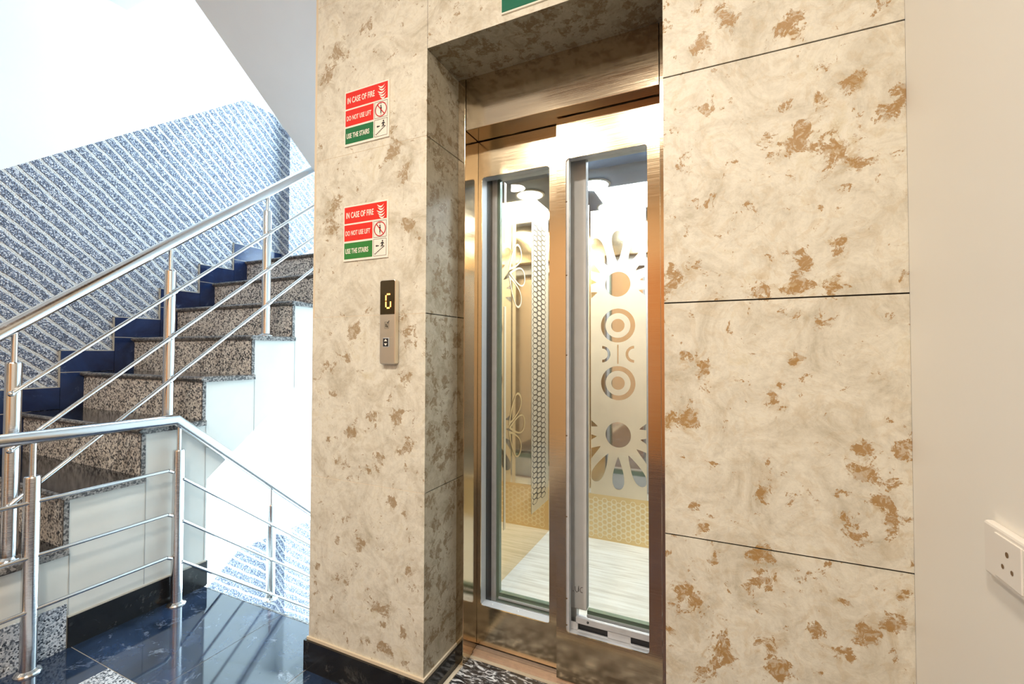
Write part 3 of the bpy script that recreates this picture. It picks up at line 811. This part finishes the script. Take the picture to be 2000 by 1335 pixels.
def petal(cx, cy, ang, r0, r1, w, n=14):
    """teardrop: point towards the centre, round outside"""
    ca_, sa = math.cos(ang), math.sin(ang); pts = []
    L = r1-r0
    for k in range(2*n):
        tt = k/(2*n); th = 2*pi*tt
        u = r0 + L*(1-math.cos(th))/2
        s = (u-r0)/L
        hw = w*(s**.85)*math.sqrt(max(0, 1-s**3.2))*1.12
        v = hw if th < pi else -hw
        pts.append((cx+u*ca_-v*sa, cy+u*sa+v*ca_))
    return pts[0:1] + [p for i, p in enumerate(pts) if i > 0]
def arc_band(cx, cy, r0, r1, a0, a1, n=16):
    o = [(cx+r1*math.cos(a0+(a1-a0)*k/n), cy+r1*math.sin(a0+(a1-a0)*k/n)) for k in range(n+1)]
    i = [(cx+r0*math.cos(a0+(a1-a0)*k/n), cy+r0*math.sin(a0+(a1-a0)*k/n)) for k in range(n+1)]
    return o + i[::-1]
def hexes(u0, u1, v0, v1, s, lw, keep=None, wide=1.0):
    """outlines of a honeycomb; s = hexagon radius"""
    out = []; dx = s*1.5*wide; dy = s*math.sqrt(3); i = 0; u = u0+s*wide
    while u <= u1-s*.8*wide:
        v = v0 + s + (dy/2 if i % 2 else 0)
        while v <= v1-s*.8:
            if keep is None or keep(u, v):
                for rr in (s-lw*.2, s-lw*1.2):
                    out.append([(u+rr*wide*math.cos(pi/3*k), v+rr*math.sin(pi/3*k)) for k in range(6)])
            v += dy
        u += dx; i += 1
    return out
# etched pattern of the back panel (frosted field with clear petals, rings and bars left as mirror)
UC, Z_UP, Z_LO = -.540, 1.598, .697
def field(uc, hw, zt, zb_):
    sp = [[(uc-hw, zb_), (uc+hw, zb_), (uc+hw, zt), (uc-hw, zt)]]
    w = hw
    for zc, up in ((Z_UP, 1), (Z_LO, -1)):
        sp.append(circ(uc, zc, .075, 44))
        for k in range(-4, 5):
            a = pi/2 + k*pi/6.6
            if up < 0: a = -a
            rr1 = .325 if abs(k) < 3 else .30
            # petals wider than the field are clipped by its edge
            pts = petal(uc, zc, a, .13, rr1, .052)
            pts = [(max(uc-w+.002, min(uc+w-.002, p)), q) for p, q in pts]
            sp.append(pts)
    for zc in (1.350, 1.005):
        sp.append(circ(uc, zc, .102, 48)); sp.append(circ(uc, zc, .074, 44)); sp.append(circ(uc, zc, .040, 32))
    sp.append([(uc-.004, 1.12), (uc+.004, 1.12), (uc+.004, 1.235), (uc-.004, 1.235)])
    sp.append(arc_band(uc-.095, 1.178, .034, .050, -pi/2, pi/2)); sp.append(arc_band(uc+.095, 1.178, .034, .050, pi/2, 3*pi/2))
    return sp
filled('etched_field', field(UC, .165, 2.06, .3301), m_etch, bw, frame_y(0, CY1-.0012, 0))
for s_ in (-1, 1):
    x_ = UC+s_*.186
    filled('etched_border', [[(x_-.012, .3301), (x_+.012, .3301), (x_+.012, 2.1), (x_-.012, 2.1)]], m_etch, bw, frame_y(0, CY1-.0012, 0))
filled('dim_gold_band', [[(CX0+.005, CZ0), (CX1-.005, CZ0), (CX1-.005, .33), (CX0+.005, .33)]], m_etch_dim, bw, frame_y(0, CY1-.0012, 0))  # foot of the same panel, its dimmer light painted as deeper gold
filled('honeycomb_etching', hexes(CX0+.03, CX1-.03, CZ0+.01, .32, .0185, .0036), m_hex_pale, bw, frame_y(0, CY1-.0018, 0))
# side panel: petal outlines, vertical lines and a strip of honeycomb
def ring_petal(c, z, a, r1, w, lw=.012):
    return [petal(c, z, a, .02, r1, w), petal(c, z, a, .02+lw*2.2, r1-lw, w-lw)]
sp = []
for zc, s_ in ((1.60, 1), (.80, 1)):
    for a in (-.75, 0, .75): sp += ring_petal(.83, zc, a, .23, .075)
filled('petal_etching', sp[:6], m_etch, lw, frame_px(CX0+.0012, 0, 0))
filled('petal_etching', sp[6:], m_etch_dim, lw, frame_px(CX0+.0012, 0, 0))  # lower petals: dimmer light put into their colour
filled('line_etching', [[(.79, .30), (.812, .30), (.812, 1.42), (.79, 1.42)], [(.79, 1.74), (.812, 1.74), (.812, 2.05), (.79, 2.05)], [(.735, .30), (.75, .30), (.75, 2.05), (.735, 2.05)]], m_etch, lw, frame_px(CX0+.0012, 0, 0))
filled('line_etching', [[(1.155, .26), (1.435, .26), (1.435, 2.1), (1.155, 2.1)]], m_etch, lw, frame_px(CX0+.0010, 0, 0))
filled('honeycomb_etching', hexes(1.165, 1.43, .30, 1.98, .0175, .0030, None, 2.6), m_hex_dark, lw, frame_px(CX0+.0020, 0, 0))
adopt(car)

# car doors
cd = thing('car_door', 'left glazed lift car door behind the landing door, slim dark stile', 'lift door', (-.69, .40, CZ0))
b = MB(); b.box(-.842, -.818, .395, .425, .062, 1.985); b.box(-.53, -.50, .395, .425, .062, 1.985); b.box(-.818, -.53, .395, .425, 1.90, 1.985); b.box(-.818, -.53, .395, .425, .062, .185)
b.build('door_frame', m_channel, cd)
b = MB(); b.box(-.8405, -.8385, .350, .394, .075, 1.985); b.build('rubber_seal', m_rubber, cd)
b = MB(); b.box(-.818, -.806, .400, .420, .185, 1.90); b.box(-.806, -.53, .400, .420, .185, .222); b.build('glass_edge', m_glass_edge, cd)
b = MB(); b.box(-.806, -.53, .407, .413, .222, 1.90); b.build('glass', m_glass, cd)
b = MB(); b.box(-.806, -.53, .394, .400, .200, .207); b.build('bottom_bead', m_channel_white, cd)
adopt(cd)
cd = thing('car_door', 'right glazed lift car door behind the landing door, wide grey stile with pen mark', 'lift door', (-.33, .36, CZ0))
b = MB(); b.box(-.492, -.432, .352, .385, .262, 1.985, bev=.003); b.build('stile', m_stile, cd)
b = MB(); b.box(-.492, -.470, .356, .385, .062, .262); b.box(-.19, -.16, .352, .385, .062, 1.985); b.box(-.432, -.19, .352, .385, 1.90, 1.985); b.box(-.49, -.19, .360, .385, .062, .225); b.build('door_frame', m_channel, cd)
b = MB(); b.box(-.432, -.19, .360, .380, .225, .262); b.build('glass_edge', m_glass_edge, cd)
b = MB(); b.box(-.432, -.19, .356, .360, .240, .248); b.box(-.432, -.19, .352, .360, .212, .217); b.build('bottom_bead', m_channel_white, cd)
b = MB(); b.box(-.432, -.19, .367, .373, .262, 1.90); b.build('glass', m_glass, cd)
def stroke(b, pts, r=.0008): b.tube(pts, r, n=6)
b = MB()
uc = lambda u, v: (-.474+u, .3512, .322+v)
stroke(b, [uc(0, .020), uc(.001, .006), uc(.006, 0), uc(.011, .005), uc(.013, .024)]); stroke(b, [uc(.013, .024), uc(.014, .004)])
stroke(b, [uc(.028, .022), uc(.022, .020), uc(.018, .012), uc(.021, .003), uc(.028, .003)]); stroke(b, [uc(-.008, .004), uc(-.0065, .0)])
b.build('pen_mark', m_pen, cd)
adopt(cd)

# ---------------- fire notices
def fire_sign(zb_, label, green):
    x0, x1 = -1.251, -1.043; w = x1-x0; h = .2045
    s = thing('fire_safety_sign', label, 'sign', (x0+w/2, 0, zb_), group='fire notices on the stone pier')
    F0 = lambda d=0: frame_y(x0, -.0050-d, zb_)
    b = MB(); b.box(x0, x1, -.0045, 0, zb_, zb_+h, bev=.0008); b.build('board', m_sign_white, s)
    def rect(n, a0, a1, c0, c1, m, d=.0): return filled(n, [[(a0, c0), (a1, c0), (a1, c1), (a0, c1)]], m, s, F0(d))
    rect('red_band', .005, w-.006, .139, .199, m_sign_red); rect('red_band', .005, .138, .074, .133, m_sign_red); rect('green_band', .005, .138, .008, .067, green)
    text_mesh('lettering', 'IN CASE OF FIRE', m_sign_white, s, F0(.0006) @ Matrix.Translation((.013, .158, 0)), .0300, .56, .0006)
    text_mesh('lettering', 'DO NOT USE LIFT', m_sign_white, s, F0(.0006) @ Matrix.Translation((.011, .094, 0)), .0245, .56, .0004)
    text_mesh('lettering', 'USE THE STAIRS', m_sign_white, s, F0(.0006) @ Matrix.Translation((.011, .028, 0)), .0255, .57, .0005)
    # flame: curved white strokes at the right of the top band
    fl = []
    for k, (bx, bz, L_) in enumerate(((.160, .190, .030), (.163, .180, .030), (.158, .170, .036), (.163, .160, .032), (.168, .150, .028))):
        up_ = []; lo_ = []
        for q in range(9):
            tq = q/8; xx = bx + L_*tq; zz = bz - .012*math.sin(tq*pi*.75) + .010*tq*tq
            wd = .0032*math.sin(pi*min(1, tq*.9+.1)); up_.append((min(xx, w-.009), zz+wd)); lo_.append((min(xx, w-.009), zz-wd))
        fl.append(up_+lo_[::-1])
    for q in fl: pass
    bm_ = MB()
    for q in fl: bm_.prism(q, 'y', 0, .0003)
    bm_.v = [(x0+a, -.0056-b_, zb_+c) for a, b_, c in bm_.v]; bm_.build('flame_symbol', m_sign_white, s)
    # pictogram boxes
    def box_line(c0, c1): return [[(.143, c0), (w-.007, c0), (w-.007, c1), (.143, c1)], [(.1442, c0+.0012), (w-.0082, c0+.0012), (w-.0082, c1-.0012), (.1442, c1-.0012)]]
    filled('pictogram_frame', box_line(.074, .133) + box_line(.008, .069), m_ink, s, F0(.0))
    cx, cz = (.143+w-.007)/2, .1035
    filled('prohibition_ring', [circ(cx, cz, .0265), circ(cx, cz, .0232)], m_ink_red, s, F0(.0006))
    a = -pi/4*1.1; dx, dz = math.cos(a), math.sin(a); nx_, nz_ = -dz*.0017, dx*.0017
    filled('prohibition_bar', [[(cx-dx*.0235+nx_, cz-dz*.0235+nz_), (cx-dx*.0235-nx_, cz-dz*.0235-nz_), (cx+dx*.0235-nx_, cz+dz*.0235-nz_), (cx+dx*.0235+nx_, cz+dz*.0235+nz_)]], m_ink_red, s, F0(.0010))
    filled('person_pictogram', [circ(cx, cz+.012, .0028, 14), [(cx-.0035, cz+.008), (cx+.0035, cz+.008), (cx+.003, cz-.003), (cx+.002, cz-.003), (cx+.002, cz-.014), (cx-.002, cz-.014), (cx-.002, cz-.003), (cx-.003, cz-.003)],
        [(cx-.0022, cz+.021), (cx+.0022, cz+.021), (cx, cz+.0172)], [(cx-.0022, cz-.0168), (cx+.0022, cz-.0168), (cx, cz-.0205)]], m_ink, s, F0(.0003))
    st_ = []; px_, pz_ = .149, .014
    for k in range(9): st_ += [(px_+k*.0055, pz_+k*.0035), (px_+k*.0055, pz_+(k+1)*.0035)]
    filled('stairs_pictogram', [st_ + [(p, q-.0028) for p, q in st_[::-1]],
        circ(.184, .060, .003, 14), [(.180, .056), (.187, .056), (.192, .050), (.190, .049), (.186, .052), (.186, .046), (.190, .038), (.187, .037), (.183, .044), (.178, .039), (.176, .041), (.181, .048), (.180, .052), (.176, .049), (.1745, .051)],
        [(.152, .044), (.160, .040), (.160, .0425), (.168, .0425), (.168, .0455), (.160, .0455), (.160, .048)]], m_ink, s, F0(.0003))
    adopt(s)
fire_sign(1.948, 'upper fire notice on the stone pier, dark green stairs band', m_sign_green)
fire_sign(1.521, 'lower fire notice just above the lift call panel, lighter green stairs band', m_sign_green2)

# teal sign above the lift opening
s = thing('overhead_sign', 'plain teal green sign with white rim above the lift opening', 'sign', (-.46, 0, 2.241))
b = MB(); b.box(-.604, -.316, -.005, 0, 2.2405, 2.39, bev=.0008); b.build('board', m_sign_white, s)
filled('green_face', [[(-.602, 2.2455), (-.318, 2.2455), (-.318, 2.388), (-.602, 2.388)]], m_sign_teal, s, frame_y(0, -.0054, 0))
adopt(s)

# ---------------- call panel
s = thing('lift_call_panel', 'slim steel lift call panel with orange floor digit', 'call panel', (-1.030, 0, 1.293))
px0, px1, pz0, pz1 = -1.063, -.996, 1.148, 1.439
def rrect(a0, a1, c0, c1, r, n=5):
    o = []
    for cx_, cz_, q in ((a1-r, c1-r, 0), (a0+r, c1-r, 1), (a0+r, c0+r, 2), (a1-r, c0+r, 3)):
        for k in range(n): o.append((cx_+r*math.cos(pi/2*(q+k/(n-1))), cz_+r*math.sin(pi/2*(q+k/(n-1)))))
    return o
b = MB(); b.prism(rrect(px0, px1, pz0, pz1, .008), 'y', -.020, 0); pb = b.build('body', m_panel, s)
bv = pb.modifiers.new('edge', 'BEVEL'); bv.width = .0022; bv.segments = 2; bv.limit_method = 'ANGLE'
filled('display', [rrect(px0+.002, px1-.002, 1.319, pz1-.003, .006)[:10] + [(px0+.002, 1.319), (px1-.002, 1.319)]], m_display, s, frame_y(0, -.0208, 0))
def seg(u0, v0, u1, v1, t=.0024):
    return [(u0-(t if v0 != v1 else 0)/1, v0-(t if v0 == v1 else 0)), (u1-(t if v0 != v1 else 0), v1-(t if v0 == v1 else 0)), (u1+(t if v0 != v1 else 0), v1+(t if v0 == v1 else 0)), (u0+(t if v0 != v1 else 0), v0+(t if v0 == v1 else 0))]
gx0, gx1, gt, gm, gb = -1.0355, -1.0155, 1.388, 1.3645, 1.341
def k_(pts): return pts
filled('floor_digit', [seg(gx0+.004, gt, gx1-.002, gt), seg(gx0, gt-.003, gx0, gm+.002), seg(gx0, gm-.002, gx0, gb+.003), seg(gx0+.004, gb, gx1-.004, gb), seg(gx1, gb+.003, gx1, gm-.002)], m_led, s, frame_y(0, -.0214, 0))
filled('engraved_icon', [rrect(-1.041, -1.023, 1.270, 1.293, .002), rrect(-1.0402, -1.0238, 1.2708, 1.2922, .0018), [(-1.037, 1.275), (-1.034, 1.275), (-1.0335, 1.286), (-1.036, 1.288)], [(-1.032, 1.274), (-1.027, 1.274), (-1.027, 1.278), (-1.030, 1.280), (-1.028, 1.283), (-1.031, 1.285)], [(-1.031, 1.288), (-1.027, 1.287), (-1.020, 1.297), (-1.022, 1.298)]], m_hex_dark, s, frame_y(0, -.0207, 0))
b = MB(); b.box(-1.046, -1.020, -.0235, -.0195, 1.207, 1.2385, bev=.0012); bt = b.build('button', m_channel_white, s)
filled('button_face', [rrect(-1.0445, -1.0215, 1.2088, 1.2367, .001)], m_ink, bt, frame_y(0, -.0239, 0))
filled('arrow', [[(-1.040, 1.2265), (-1.026, 1.2265), (-1.033, 1.2345)]], m_sign_white, bt, frame_y(0, -.0243, 0))
filled('arrow', [[(-1.040, 1.2190), (-1.033, 1.2110), (-1.026, 1.2190)]], m_sign_white, bt, frame_y(0, -.0243, 0))
adopt(s)

# ---------------- wall socket on the white wall
s = thing('wall_socket', 'white plastic power socket plate with three pin holes on the cream wall', 'socket', (XD, -.39, .90))
b = MB(); b.box(XD-.0135, XD, -.459, -.311, .862, .940, bev=.004); b.build('plate', m_plastic, s)
b = MB(); b.box(XD-.0155, XD-.010, -.408, -.345, .870, .932, bev=.001); sk = b.build('socket_insert', m_plastic, s)
b = MB(); b.box(XD-.0155, XD-.010, -.446, -.411, .870, .932, bev=.001); b.build('switch_rocker', m_plastic, s)
b = MB()
for yy, zz, rr_ in ((-.377, .911, .0040), (-.366, .891, .0033), (-.388, .891, .0033)):
    n = 16; vs = [(XD-.0159, yy+rr_*math.cos(2*pi*k/n), zz+rr_*math.sin(2*pi*k/n)) for k in range(n)]
    b.add(vs, [tuple(range(n))])
b.build('pin_holes', m_hole, sk)
adopt(s)
